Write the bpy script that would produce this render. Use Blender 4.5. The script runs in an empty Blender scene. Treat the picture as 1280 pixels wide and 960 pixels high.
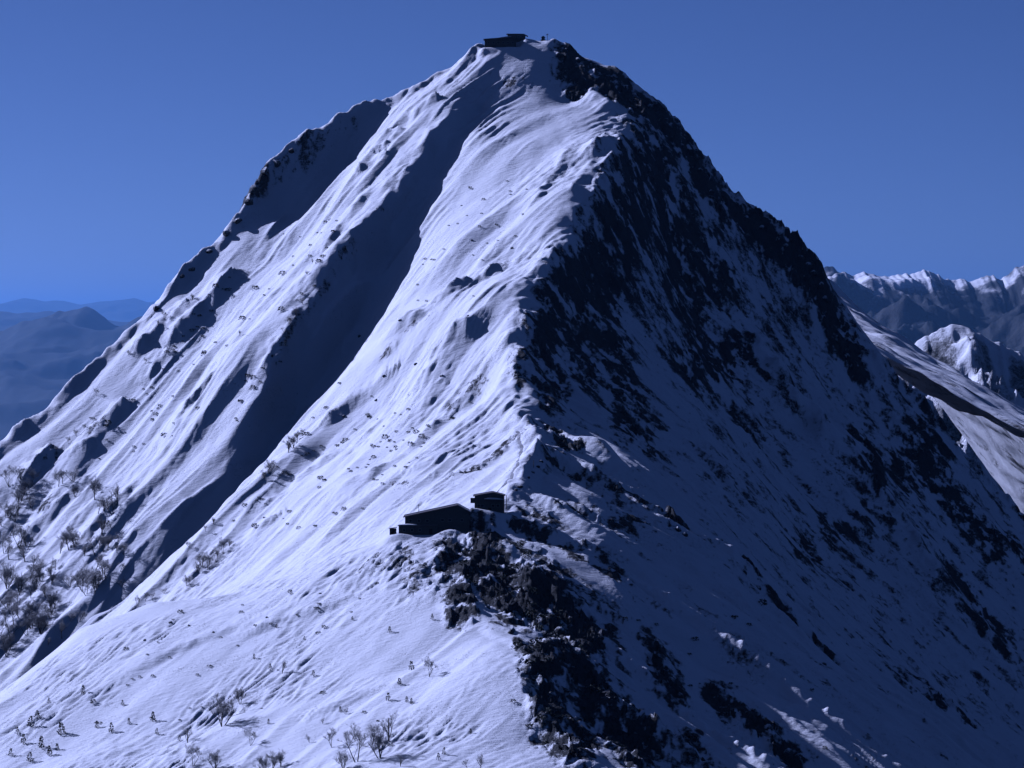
import bpy, math, random
import numpy as np
from mathutils import Vector, Matrix

rng = np.random.default_rng(7)
random.seed(7)
sc = bpy.context.scene
col = sc.collection

# ------------------------------------------------------------------ camera
F = 4000.0                         # focal length in photo pixels (1280 wide)
HORIZON = 400.0
PITCH = math.atan((480.0 - HORIZON) / F)
cam_d = bpy.data.cameras.new("camera")
cam = bpy.data.objects.new("camera", cam_d)
col.objects.link(cam)
cam_d.sensor_width = 36.0
cam_d.lens = 36.0 * F / 1280.0
cam_d.clip_start = 1.0
cam_d.clip_end = 600000.0
cam.location = (0, 0, 0)
cam.rotation_euler = (math.pi / 2 - PITCH, 0, 0)
sc.camera = cam

# ------------------------------------------------------------------ light
SUN_EL = math.radians(28.0)
SUN_AZ = math.radians(59.0)        # to the left of the view direction
SUN = Vector((-math.sin(SUN_AZ) * math.cos(SUN_EL), math.cos(SUN_AZ) * math.cos(SUN_EL), math.sin(SUN_EL)))
world = bpy.data.worlds.new("World")
sc.world = world
world.use_nodes = True
wn = world.node_tree.nodes
wl = world.node_tree.links
bg = wn["Background"]
sky = wn.new("ShaderNodeTexSky")
sky.sky_type = 'NISHITA'
sky.sun_disc = False
sky.sun_elevation = SUN_EL
sky.sun_rotation = -SUN_AZ
sky.altitude = 2800.0
sky.air_density = 0.42
sky.dust_density = 2.4
sky.ozone_density = 2.0
wl.new(sky.outputs[0], bg.inputs[0])
bg.inputs[1].default_value = 0.05

sun_d = bpy.data.lights.new("sun", 'SUN')
sun_d.energy = 5.0
sun_d.angle = math.radians(0.5)
sun_d.color = (1.0, 0.97, 0.94)
sun = bpy.data.objects.new("sun", sun_d)
col.objects.link(sun)
sun.rotation_euler = SUN.to_track_quat('Z', 'Y').to_euler()

sc.view_settings.view_transform = 'Standard'
sc.view_settings.look = 'None'
sc.view_settings.exposure = -0.28
sc.view_settings.gamma = 1.0
sc.view_settings.use_white_balance = True
sc.view_settings.white_balance_temperature = 4720.0
sc.view_settings.white_balance_tint = 33.0
sc.render.engine = 'CYCLES'
sc.cycles.max_bounces = 6
sc.cycles.diffuse_bounces = 0
sc.cycles.volume_bounces = 1
sc.cycles.use_denoising = True

# ------------------------------------------------------------------ helpers
cp, sp = math.cos(PITCH), math.sin(PITCH)

def unproject(u, v, d):
    """photo pixel + distance along the view direction -> world point"""
    u = np.asarray(u, float); v = np.asarray(v, float); d = np.asarray(d, float)
    xr = (u - 640.0) / F
    yr = (480.0 - v) / F
    dy = cp + yr * sp
    dz = -sp + yr * cp
    return np.stack([xr * d / dy, d + 0 * xr, dz * d / dy], -1)

def proj_v(y, z):
    fw = y * cp - z * sp
    up = y * sp + z * cp
    return 480.0 - F * up / fw

def perlin(x, y, seed):
    xi = np.floor(x).astype(np.int64); yi = np.floor(y).astype(np.int64)
    xf = x - xi; yf = y - yi
    def g(ix, iy):
        h = (ix * 374761393 + iy * 668265263 + seed * 1442695041) & 0xFFFFFFFF
        h = ((h ^ (h >> 13)) * 1274126177) & 0xFFFFFFFF
        h = (h ^ (h >> 16)) & 0xFFFF
        a = h * (2 * math.pi / 65536.0)
        return np.cos(a), np.sin(a)
    def w(t): return t * t * t * (t * (t * 6 - 15) + 10)
    ux, uy = w(xf), w(yf)
    gx, gy = g(xi, yi); a = gx * xf + gy * yf
    gx, gy = g(xi + 1, yi); b = gx * (xf - 1) + gy * yf
    gx, gy = g(xi, yi + 1); c = gx * xf + gy * (yf - 1)
    gx, gy = g(xi + 1, yi + 1); e = gx * (xf - 1) + gy * (yf - 1)
    return ((a + ux * (b - a)) * (1 - uy) + (c + ux * (e - c)) * uy) * 1.5

def ridged(x, y, seed): return 1.0 - 2.0 * np.abs(perlin(x, y, seed))

def fbm(x, y, seed, octs=4, gain=0.5):
    r = 0 * x; a = 1.0
    for i in range(octs):
        r = r + a * perlin(x * 2 ** i, y * 2 ** i, seed + i * 17); a *= gain
    return r

def sstep(a, b, t):
    t = np.clip((t - a) / (b - a), 0, 1)
    return t * t * (3 - 2 * t)

def cubic_up(a, k, axis):
    """Catmull-Rom upsampling by k along an axis: n -> (n-1)*k+1"""
    a = np.moveaxis(a, axis, 0)
    n = a.shape[0]
    p = np.concatenate([2 * a[:1] - a[1:2], a, 2 * a[-1:] - a[-2:-1]], 0)
    out = np.empty(((n - 1) * k + 1,) + a.shape[1:])
    for j in range(k):
        t = j / k
        p0, p1, p2, p3 = p[:n - 1], p[1:n], p[2:n + 1], p[3:n + 2]
        out[j:(n - 1) * k:k] = 0.5 * (2 * p1 + (p2 - p0) * t + (2 * p0 - 5 * p1 + 4 * p2 - p3) * t ** 2
                                      + (3 * p1 - p0 - 3 * p2 + p3) * t ** 3)
    out[-1] = a[-1]
    return np.moveaxis(out, 0, axis)

class RBF:
    """surface through ridge and gully lines; lines stay creased (kernel r)"""
    def __init__(self, pts, sy=0.75):
        self.sy = sy
        p = pts.copy()
        key = np.round(p[:, :2] / 1.5).astype(int)
        _, idx = np.unique(key, axis=0, return_index=True)
        p = p[np.sort(idx)]
        self.c = p[:, :2] * (1, sy) / 100.0
        n = len(p)
        A = np.zeros((n + 3, n + 3))
        r = np.hypot(self.c[:, None, 0] - self.c[None, :, 0], self.c[:, None, 1] - self.c[None, :, 1])
        A[:n, :n] = np.sqrt(r * r + 0.0004)
        A[:n, n] = 1; A[:n, n + 1:] = self.c
        A[n:, :n] = A[:n, n:].T
        A[:n, :n] -= np.eye(n) * 0.004
        b = np.zeros(n + 3); b[:n] = p[:, 2]
        self.w = np.linalg.solve(A, b)
    def __call__(self, x, y):
        sh = x.shape
        q = np.stack([x.ravel(), y.ravel() * self.sy], -1) / 100.0
        out = np.empty(len(q))
        n = len(self.c)
        for i in range(0, len(q), 20000):
            s = q[i:i + 20000]
            r2 = (s[:, None, 0] - self.c[None, :, 0]) ** 2 + (s[:, None, 1] - self.c[None, :, 1]) ** 2
            out[i:i + 20000] = np.sqrt(r2 + 0.0004) @ self.w[:n] + self.w[n] + s @ self.w[n + 1:]
        return out.reshape(sh)

def line_pts(line, step=12.0):
    p = unproject(*np.array(line, float).T)
    out = [p[:1]]
    for a, b in zip(p[:-1], p[1:]):
        k = max(1, int(round(np.linalg.norm(b - a) / step)))
        t = (np.arange(k) + 1)[:, None] / k
        out.append(a + (b - a) * t)
    return np.concatenate(out)

def grid_mesh(name, X, Y, Z, attrs=None, smooth=True):
    nr, nc = X.shape
    me = bpy.data.meshes.new(name)
    nv = nr * nc
    co = np.stack([X, Y, Z], -1).reshape(-1, 3).astype(np.float32)
    i = np.arange(nr - 1)[:, None] * nc + np.arange(nc - 1)[None, :]
    q = np.stack([i, i + 1, i + nc + 1, i + nc], -1).reshape(-1, 4).astype(np.int32)
    me.vertices.add(nv); me.vertices.foreach_set("co", co.ravel())
    me.loops.add(q.size); me.loops.foreach_set("vertex_index", q.ravel())
    me.polygons.add(len(q))
    me.polygons.foreach_set("loop_start", np.arange(0, q.size, 4, dtype=np.int32))
    me.polygons.foreach_set("loop_total", np.full(len(q), 4, np.int32))
    me.polygons.foreach_set("use_smooth", np.full(len(q), smooth))
    me.update()
    for k, a in (attrs or {}).items():
        at = me.attributes.new(k, 'FLOAT', 'POINT')
        at.data.foreach_set("value", a.ravel().astype(np.float32))
    return me

def link(name, me, mat=None, parent=None, loc=None):
    o = bpy.data.objects.new(name, me)
    col.objects.link(o)
    if mat is not None and me is not None and not me.materials:
        me.materials.append(mat)
    if parent is not None: o.parent = parent
    if loc is not None: o.location = loc
    return o

def tag(o, label=None, cat=None, group=None, kind=None):
    if label: o["label"] = label
    if cat: o["category"] = cat
    if group: o["group"] = group
    if kind: o["kind"] = kind
    return o

# ------------------------------------------------------------------ materials
def new_mat(name):
    m = bpy.data.materials.new(name); m.use_nodes = True
    nt = m.node_tree
    return m, nt, nt.nodes["Principled BSDF"]

def nd(nt, typ, **kw):
    n = nt.nodes.new(typ)
    for k, v in kw.items():
        setattr(n, k, v)
    return n

def noise_node(nt, vec, scale, detail=4, rough=0.6):
    n = nd(nt, "ShaderNodeTexNoise")
    n.inputs["Scale"].default_value = scale
    n.inputs["Detail"].default_value = detail
    n.inputs["Roughness"].default_value = rough
    nt.links.new(vec, n.inputs["Vector"])
    return n.outputs["Fac"]

def math_node(nt, op, a, b=None, clamp=False):
    n = nd(nt, "ShaderNodeMath", operation=op)
    n.use_clamp = clamp
    for i, x in enumerate((a, b)):
        if x is None: continue
        if isinstance(x, (int, float)): n.inputs[i].default_value = x
        else: nt.links.new(x, n.inputs[i])
    return n.outputs[0]

def ramp(nt, fac, a, b):
    n = nd(nt, "ShaderNodeMapRange"); n.interpolation_type = 'SMOOTHSTEP'
    nt.links.new(fac, n.inputs[0])
    n.inputs[1].default_value = a; n.inputs[2].default_value = b
    return n.outputs[0]

def mix_col(nt, fac, a, b):
    n = nd(nt, "ShaderNodeMix", data_type='RGBA')
    nt.links.new(fac, n.inputs[0])
    for i, x in ((6, a), (7, b)):
        if isinstance(x, tuple): n.inputs[i].default_value = (*x, 1)
        else: nt.links.new(x, n.inputs[i])
    return n.outputs[2]

SNOW = (0.80, 0.81, 0.84)
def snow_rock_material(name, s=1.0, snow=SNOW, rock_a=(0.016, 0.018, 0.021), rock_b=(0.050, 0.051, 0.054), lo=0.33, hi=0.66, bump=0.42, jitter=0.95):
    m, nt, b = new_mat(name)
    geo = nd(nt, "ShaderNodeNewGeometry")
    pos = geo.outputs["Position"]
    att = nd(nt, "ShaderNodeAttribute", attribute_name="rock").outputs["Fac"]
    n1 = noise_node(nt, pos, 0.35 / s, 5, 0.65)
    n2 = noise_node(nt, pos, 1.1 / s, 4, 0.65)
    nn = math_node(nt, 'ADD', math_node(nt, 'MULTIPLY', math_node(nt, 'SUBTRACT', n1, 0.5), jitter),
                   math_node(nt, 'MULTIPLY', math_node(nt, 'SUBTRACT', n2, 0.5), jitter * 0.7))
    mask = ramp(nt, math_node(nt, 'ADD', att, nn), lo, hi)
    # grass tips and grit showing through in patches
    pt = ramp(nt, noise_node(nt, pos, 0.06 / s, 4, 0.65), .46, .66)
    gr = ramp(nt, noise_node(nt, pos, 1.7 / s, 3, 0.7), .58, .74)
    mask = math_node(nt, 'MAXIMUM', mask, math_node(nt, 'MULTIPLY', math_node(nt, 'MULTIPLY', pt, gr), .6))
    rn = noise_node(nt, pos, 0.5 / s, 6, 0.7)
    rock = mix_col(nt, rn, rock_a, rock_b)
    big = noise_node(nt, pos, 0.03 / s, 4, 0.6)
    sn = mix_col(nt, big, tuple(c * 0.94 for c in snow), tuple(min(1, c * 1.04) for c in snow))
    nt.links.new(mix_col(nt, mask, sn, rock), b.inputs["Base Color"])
    b.inputs["Roughness"].default_value = 0.75
    b.inputs["Specular IOR Level"].default_value = 0.15
    # wind texture: stretched noise as fine relief, stronger on rock
    mp = nd(nt, "ShaderNodeMapping"); mp.inputs["Rotation"].default_value = (0, 0, math.radians(-53)); mp.inputs["Scale"].default_value = (0.35, 1.3, 0.8)
    nt.links.new(pos, mp.inputs[0])
    w1 = noise_node(nt, mp.outputs[0], 0.55 / s, 5, 0.62)
    w2 = noise_node(nt, pos, 1.4 / s, 4, 0.7)
    hgt = math_node(nt, 'ADD', math_node(nt, 'ADD', math_node(nt, 'MULTIPLY', w1, 0.9), math_node(nt, 'MULTIPLY', w2, 0.35)), math_node(nt, 'MULTIPLY', math_node(nt, 'MULTIPLY', rn, mask), 4.0))
    bp = nd(nt, "ShaderNodeBump"); bp.inputs["Strength"].default_value = 1.0; bp.inputs["Distance"].default_value = bump * s
    nt.links.new(hgt, bp.inputs["Height"]); nt.links.new(bp.outputs[0], b.inputs["Normal"])
    return m

def plain(name, c, rough=0.8, var=0.25, scale=1.0):
    m, nt, b = new_mat(name)
    pos = nd(nt, "ShaderNodeNewGeometry").outputs["Position"]
    n = noise_node(nt, pos, scale, 4, 0.6)
    nt.links.new(mix_col(nt, n, tuple(x * (1 - var) for x in c), tuple(min(1, x * (1 + var)) for x in c)), b.inputs["Base Color"])
    b.inputs["Roughness"].default_value = rough
    b.inputs["Specular IOR Level"].default_value = 0.2
    return m

# ------------------------------------------------------------------ main mountain
LINES = dict(
  summit=[(600,65,1598),(640,54,1595),(690,48,1600)],
  sky_right=[(690,50,1600),(740,78,1600),(770,99,1598),(830,140,1590),(868,188,1582),(898,236,1575),(945,272,1570),(1003,316,1560),(1030,350,1556),(1044,402,1550),(1104,458,1545),(1195,566,1535),(1285,660,1525),(1400,775,1510)],
  rib_a=[(600,67,1598),(530,113,1590),(460,141,1580),(400,173,1565),(335,218,1550),(314,262,1535),(272,313,1520),(180,404,1490),(100,488,1465),(0,573,1440),(-120,668,1400),(-220,752,1370)],
  valley_a=[(490,150,1564),(470,170,1562),(425,235,1526),(370,303,1500),(300,368,1473),(230,450,1447),(160,520,1428),(80,600,1400),(0,680,1375),(-100,770,1340)],
  tower_foot=[(440,203,1558),(395,240,1545),(355,276,1534)],
  rib_b=[(600,100,1566),(575,130,1548),(540,175,1525),(495,245,1485),(450,310,1455),(410,360,1430),(370,410,1405),(330,490,1375),(308,550,1352),(287,600,1334),(250,622,1326),(200,662,1312),(160,705,1302),(125,738,1292),(90,775,1284),(60,800,1277),(0,845,1263),(-100,915,1240)],
  gully_c=[(600,135,1550),(570,180,1522),(522,260,1480),(480,340,1450),(432,430,1410),(372,510,1380),(322,590,1338),(276,648,1310),(212,706,1294),(148,768,1278),(62,826,1260),(-10,878,1242),(-100,950,1215)],
  bank_c=[(635,125,1554),(598,175,1516),(546,270,1460),(503,350,1431),(455,430,1403),(400,495,1380),(340,565,1335),(298,606,1312),(262,645,1292),(203,700,1277),(145,760,1260),(55,828,1240),(-10,878,1222)],
  snow_d=[(665,150,1528),(640,240,1453),(610,330,1386)],
  snow_d2=[(705,150,1527),(690,220,1458)],
  summit_snow=[(625,75,1584),(645,90,1573),(655,115,1560)],
  band_foot=[(700,100,1574),(712,131,1556),(745,128,1552)],
  divide=[(735,127,1556),(790,153,1530),(776,190,1487),(745,250,1428),(715,300,1385),(660,368,1328),(640,430,1284),(640,490,1242),(650,530,1206),(682,570,1165),(655,605,1122),(633,632,1088),(612,641,1076),(590,656,1066)],
  hut_terrace=[(600,648,1072),(545,668,1060),(495,670,1056)],
  rib_g=[(640,330,1382),(560,375,1360),(500,410,1358),(440,462,1360)],
  trough_h=[(600,500,1262),(540,535,1248),(480,588,1228),(430,608,1222)],
  slope_e=[(470,520,1315),(400,570,1302),(345,610,1290)],
  slope_e2=[(620,545,1200),(540,580,1190),(470,630,1170),(400,650,1205),(330,690,1218),(260,720,1232)],
  crest=[(495,671,1054),(440,700,1048),(370,725,1052),(300,745,1060),(190,756,1075),(100,785,1070),(0,868,1035),(-100,945,1000)],
  front_a=[(450,760,1005),(300,800,1010),(150,840,1012),(0,885,1010)],
  front_b=[(560,810,958),(450,840,958),(300,880,962),(150,925,962),(0,960,958)],
  front_c=[(600,900,895),(450,940,890),(300,990,890)],
  front=[(575,678,1046),(552,720,1015),(545,765,985),(605,790,965),(655,825,930),(668,880,900),(680,930,880),(745,957,862),(780,1000,840)],
  cliff_foot=[(640,700,1035),(650,765,1000),(700,820,958),(725,885,925),(765,940,895)],
  r1=[(700,582,1150),(760,614,1143),(850,662,1135),(920,710,1128),(1040,830,1118),(1230,957,1100),(1300,1010,1090)],
  r2=[(660,662,1064),(740,692,1055),(800,737,1047),(870,785,1036),(1000,880,1010),(1110,957,989),(1170,1000,978)],
  r3=[(660,722,1014),(740,800,996),(830,880,972),(950,957,944),(1010,1000,932)],
  r4=[(690,845,930),(760,885,922),(850,950,910),(900,1000,900)],
  bowl=[(760,560,1185),(820,615,1180),(900,668,1190),(1000,760,1195),(1100,850,1190),(1230,947,1165),(1300,1000,1150)],
  rocks_r=[(775,250,1445),(750,330,1400),(725,420,1340),(705,490,1275),(720,550,1215)],
  face=[(850,350,1478),(900,500,1410),(880,580,1290)],
  face2=[(1000,450,1500),(1000,600,1400),(1000,680,1320)],
  rib_r=[(940,430,1478),(1000,500,1450),(1080,590,1430),(1140,680,1400),(1240,820,1350),(1300,890,1330)],
  valley_r=[(1000,420,1525),(1080,520,1505),(1160,630,1470),(1250,730,1440)],
  face3=[(1100,740,1340),(1200,860,1290)],
)
BACK = np.array([
  (0,1720,55),(0,1950,-90),(60,1680,60),(110,1650,30),(200,1720,-95),(280,1650,-170),(330,1560,-220),(-60,1690,40),(-130,1640,5),
  (-200,1580,-95),(-260,1520,-170),(-320,1700,-200),(-420,1500,-300),(420,1350,-350),(420,1050,-350),(320,850,-320),(-380,1250,-290),
  (-360,1050,-260),(-270,850,-215),(-230,980,-185),(0,740,-140),(0,640,-150),(140,720,-230),(520,1650,-380),(-500,1650,-350),(0,2200,-300),(350,2200,-350),(-350,2200,-350),
  (-95,1112,-101),(-125,1125,-108),(-60,1100,-86),(-170,1150,-155),(-110,840,-140),(-60,800,-132),(-190,900,-165)], float)
ctrl = np.concatenate([line_pts(l) for l in LINES.values()] + [BACK])
surf = RBF(ctrl)

K = 4
nc0 = 262; nr0 = 262
u_c = np.linspace(-230, 1510, nc0)
# row distances: dense where the mountain is in view
seg = [np.linspace(620, 850, 14, endpoint=False), np.linspace(850, 1660, 228, endpoint=False), np.linspace(1660, 2200, nr0 - 242)]
d_c = np.concatenate(seg)
DC, UC = np.meshgrid(d_c, u_c, indexing='ij')
XC = (UC - 640.0) / F * DC
ZC = surf(XC, DC)
u_f = cubic_up(u_c, K, 0); d_f = cubic_up(d_c, K, 0)
DF, UF = np.meshgrid(d_f, u_f, indexing='ij')
XF = (UF - 640.0) / F * DF
ZB = cubic_up(cubic_up(ZC, K, 0), K, 1)

def grads(Z, U, D):
    zu = np.gradient(Z, axis=1) / np.gradient(U, axis=1)
    zx = zu * F / D
    zd = np.gradient(Z, axis=0) / np.gradient(D, axis=0)
    zy = zd - zx * (U - 640.0) / F
    return zx, zy

def hit(u, v, Z, clear=0.0):
    """first terrain point met by the view ray of a photo pixel"""
    ci = np.interp(u, u_f, np.arange(len(u_f)))
    i = int(np.clip(round(ci), 0, len(u_f) - 1))
    vp = proj_v(d_f, Z[:, i])
    k = np.argmax(vp <= v)
    if vp[k] > v: k = int(np.argmin(vp))
    if k > 0 and vp[k - 1] > v:
        t = (vp[k - 1] - v) / max(1e-6, vp[k - 1] - vp[k])
        d = d_f[k - 1] + t * (d_f[k] - d_f[k - 1]); z = Z[k - 1, i] + t * (Z[k, i] - Z[k - 1, i])
    else:
        d = d_f[k]; z = Z[k, i]
    return np.array([(u - 640.0) / F * d, d, z])

def ground_z(x, y, Z):
    u = 640.0 + x * F / y
    fi = np.clip(np.interp(y, d_f, np.arange(len(d_f))), 0, len(d_f) - 1.001)
    fj = np.clip(np.interp(u, u_f, np.arange(len(u_f))), 0, len(u_f) - 1.001)
    i, j = int(fi), int(fj); a, b = fi - i, fj - j
    return ((Z[i, j] * (1 - b) + Z[i, j + 1] * b) * (1 - a) + (Z[i + 1, j] * (1 - b) + Z[i + 1, j + 1] * b) * a)

# where rock breaks through the snow: strokes (photo pixels -> ground points), half width px, strength
STROKES = [
  ([(330,212),(345,205),(400,180),(440,168)], 9, .24), ([(345,218),(385,192)], 8, .42), ([(310,250),(325,235)], 9, .8),
  ([(270,303),(295,280),(312,255)], 9, .6), ([(180,398),(230,340),(265,310)], 7, .5), ([(110,470),(140,440)], 6, .45),
  ([(590,75),(560,120),(520,190),(480,265),(440,325),(400,375),(370,410),(330,480)], 5, .24),
  ([(600,62),(630,60)], 8, .4),
  ([(712,72),(730,82),(765,104),(822,146),(858,194),(890,242)], 17, .95), ([(715,90),(760,110),(800,140)], 18, .95), ([(712,118),(735,112)], 9, .9),
  ([(895,250),(940,282),(996,326),(1020,360),(1036,408)], 13, .8), ([(1024,365),(1038,412),(1062,446)], 13, .75),
  ([(795,170),(785,215),(765,270),(745,330),(735,400),(725,470)], 26, .48), ([(820,200),(830,280),(850,340)], 30, .36),
  ([(700,330),(690,400),(680,450),(690,510)], 24, .42), ([(770,440),(780,500),(800,560)], 22, .5), ([(860,470),(930,440)], 14, .55),
  ([(920,530),(945,560)], 9, .75), ([(690,545),(715,560)], 12, .75), ([(850,380),(900,330)], 20, .4),
  ([(1080,560),(1100,620)], 16, .5), ([(1120,600),(1170,560)], 20, .45), ([(1180,620),(1230,680),(1270,690)], 18, .5), ([(1220,760),(1250,800)], 22, .42), ([(1160,870),(1200,900)], 14, .45),
  ([(1000,700),(1100,640)], 16, .3),
  ([(560,690),(570,730),(580,765)], 18, .8), ([(600,695),(620,730),(650,775)], 30, .82), ([(660,740),(700,770),(730,805)], 30, .9), ([(700,790),(680,830)],14,.8),
  ([(590,775),(560,770)], 8, .85), ([(650,810),(665,830)], 8, .8), ([(680,845),(690,900),(715,935)], 26, .9), ([(720,840),(760,890),(800,945)], 30, .85), ([(760,930),(790,960)],16,.9),
  ([(640,660),(700,640),(760,650)], 14, .40), ([(760,660),(850,660)], 10, .45), ([(655,665),(720,690),(780,730)], 14, .36), ([(690,585),(770,625),(840,655)], 14, .34), ([(640,660),(700,720)], 10, .4), ([(840,655),(855,668)], 7, .8),
  ([(820,830),(840,870)], 14, .85), ([(810,910),(870,940)], 16, .8), ([(900,880),(960,920),(990,950)], 14, .8), ([(920,700),(945,730)], 10, .7), ([(960,750),(1040,830)], 8, .6),
  ([(500,690),(520,730)], 12, .5), ([(470,705),(510,700),(540,740)], 12, .46), ([(455,712),(490,706)], 7, .42),
  ([(660,400),(655,440),(650,480)], 16, .38), ([(600,585),(640,560)], 7, .42), ([(560,600),(600,585)], 6, .38), ([(640,560),(670,545)], 10, .42),
  ([(490,610),(540,600)], 8, .3), ([(560,520),(600,470)], 14, .28), ([(480,440),(540,390)], 8, .28), ([(575,425),(540,465)], 6, .22),
  ([(330,590),(380,550)], 8, .3), ([(20,600),(60,580),(120,540)], 12, .3), ([(30,680),(60,640)], 10, .3),
  ([(620,95),(660,110)], 9, .3), ([(740,200),(770,165)], 7, .38),
]
wts = np.zeros_like(XC)
for pts, hw, st in STROKES:
    p = np.array(pts, float)
    s = [p[0]]
    for a, b in zip(p[:-1], p[1:]):
        k = max(1, int(np.hypot(*(b - a)) / max(4, hw * .6)))
        s += [a + (b - a) * (j + 1) / k for j in range(k)]
    m = np.full_like(XC, 9.0)
    for q in s:
        h = hit(q[0], q[1], ZB)
        sx = hw * h[1] / F * 1.1; sy = hw * 0.75
        m = np.minimum(m, ((XC - h[0]) / sx) ** 2 + ((DC - h[1]) / sy) ** 2)
    wts = np.maximum(wts, st * np.exp(-m * 0.7))
ROCK = cubic_up(cubic_up(wts, K, 0), K, 1)

gx, gy = grads(ZC, UC, DC)
dv = np.concatenate([line_pts(LINES[n], 10) for n in ("front", "divide")]); dv = np.concatenate([dv, [[20, 1600, 0], [25, 1700, 0]]])
dv = dv[np.argsort(dv[:, 1])]
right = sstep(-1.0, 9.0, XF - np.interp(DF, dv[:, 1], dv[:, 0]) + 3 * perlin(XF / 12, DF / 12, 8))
al = -.6 * XF - .8 * DF; ac = .8 * XF - .6 * DF
wob = perlin(XF / 90, DF / 90, 3) * 6 + perlin(XF / 22, DF / 30, 4) * 2.0
vary = np.clip(.6 + 1.5 * fbm(XF / 50, DF / 70, 6, 2), .08, 1.7)
left_d = perlin((ac + wob) / 15, al / 150, 11) * 1.5 + (perlin((ac + wob) / 6.5, al / 50, 12) * .5 + perlin((ac + wob) / 2.6, al / 14, 13) * .2) * vary
left_d = left_d * (0.45 + 0.55 * sstep(1060, 1230, DF))
bl = .8 * XF - .6 * DF; bc = .6 * XF + .8 * DF
wob2 = perlin(XF / 50, DF / 50, 5) * 8
right_d = ridged((bc + wob2) / 26, bl / 95, 21) * 2.6 + ridged((bc + wob2) / 10, bl / 34, 22) * 1.0 + perlin((bc + wob2) / 3.2, bl / 10, 23) * .35
right_d = right_d + ridged((bc + wob2 * .5) / 4.6, bl / 46, 24) * 1.25 * np.clip(.1 + 1.5 * perlin(XF / 22, DF / 30, 25), 0, 1.2) * (1 - sstep(1130, 1200, DF))
gen = fbm(XF / 45, DF / 45, 31, 4, .42) * 1.6 * (.6 + .4 * sstep(1000, 1150, DF))
rk = np.clip(ROCK, 0, 1)
def cells(x, y, seed):
    xi = np.floor(x).astype(np.int64); yi = np.floor(y).astype(np.int64)
    best = np.full(x.shape, 9.0); val = np.zeros(x.shape)
    for a in (-1, 0, 1):
        for b in (-1, 0, 1):
            h = ((xi + a) * 374761393 + (yi + b) * 668265263 + seed * 974711) & 0xFFFFFFFF
            h = ((h ^ (h >> 13)) * 1274126177) & 0xFFFFFFFF; h ^= h >> 16
            px = xi + a + (h & 1023) / 1023.0; py = yi + b + ((h >> 10) & 1023) / 1023.0
            dx = x - px; dy = y - py; dd = dx * dx + dy * dy
            hv = ((h >> 20) & 255) / 255.0 - .5
            # each cell is a tilted facet
            t = hv + dx * (((h >> 5) & 255) / 255.0 - .5) * 1.6 + dy * (((h >> 13) & 255) / 255.0 - .5) * 1.6
            m = dd < best
            best = np.where(m, dd, best); val = np.where(m, t, val)
    return val
cw = perlin(XF / 6, DF / 7, 47) * .35
cell = cells(XF / 6.5 + cw, DF / 8.5 + cw, 45) * 2.6 + cells(XF / 2.3 - cw, DF / 3.2 + cw, 46) * 1.7 + ridged(XF / 13, DF / 15, 41) * 1.6 + perlin(XF / 1.9, DF / 2.4, 43) * .5
# sharpen ridge crests and gully floors
def crease(lines, amp, w, seed, rough=.5, sc_=16.0):
    global ZB
    P = np.concatenate([line_pts(LINES[n], 3.0) for n in lines])[:, :2]
    r = np.full_like(XC, 1e9)
    for p in P:
        r = np.minimum(r, (XC - p[0]) ** 2 + (DC - p[1]) ** 2)
    r = cubic_up(cubic_up(np.sqrt(r), K, 0), K, 1)
    a = amp * np.clip(1 + rough * 1.6 * fbm(XF / sc_, DF / (sc_ * 1.25), seed, 3, .6), 0, 2.2)
    ZB = ZB + a * np.clip(1 - r / w, 0, 1) ** 1.4
crease(["rib_a"], 1.8, 10, 302, .9)
crease(["divide"], 2.5, 12, 303, .6)
crease(["r2"], 3.4, 5.5, 304, .22)
crease(["r1"], 3.6, 4.6, 311, .45)
crease(["r3"], 3.0, 5.5, 305, .3)
crease(["r4"], 4.2, 4.6, 312, .4)
crease(["rib_r"], 3.5, 16, 306, .8)
crease(["sky_right"], 1.5, 10, 307, 1.0)
LINES["sky_right_low"] = LINES["sky_right"][3:]
crease(["sky_right_low"], 2.0, 7, 313, 1.4, 5.0)
ZB = ZB - 3.5 * np.exp(-((XF - 24) / 16) ** 2 - ((DF - 1602) / 14) ** 2)
crease(["gully_c"], -2.0, 10, 309, .3)
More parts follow.
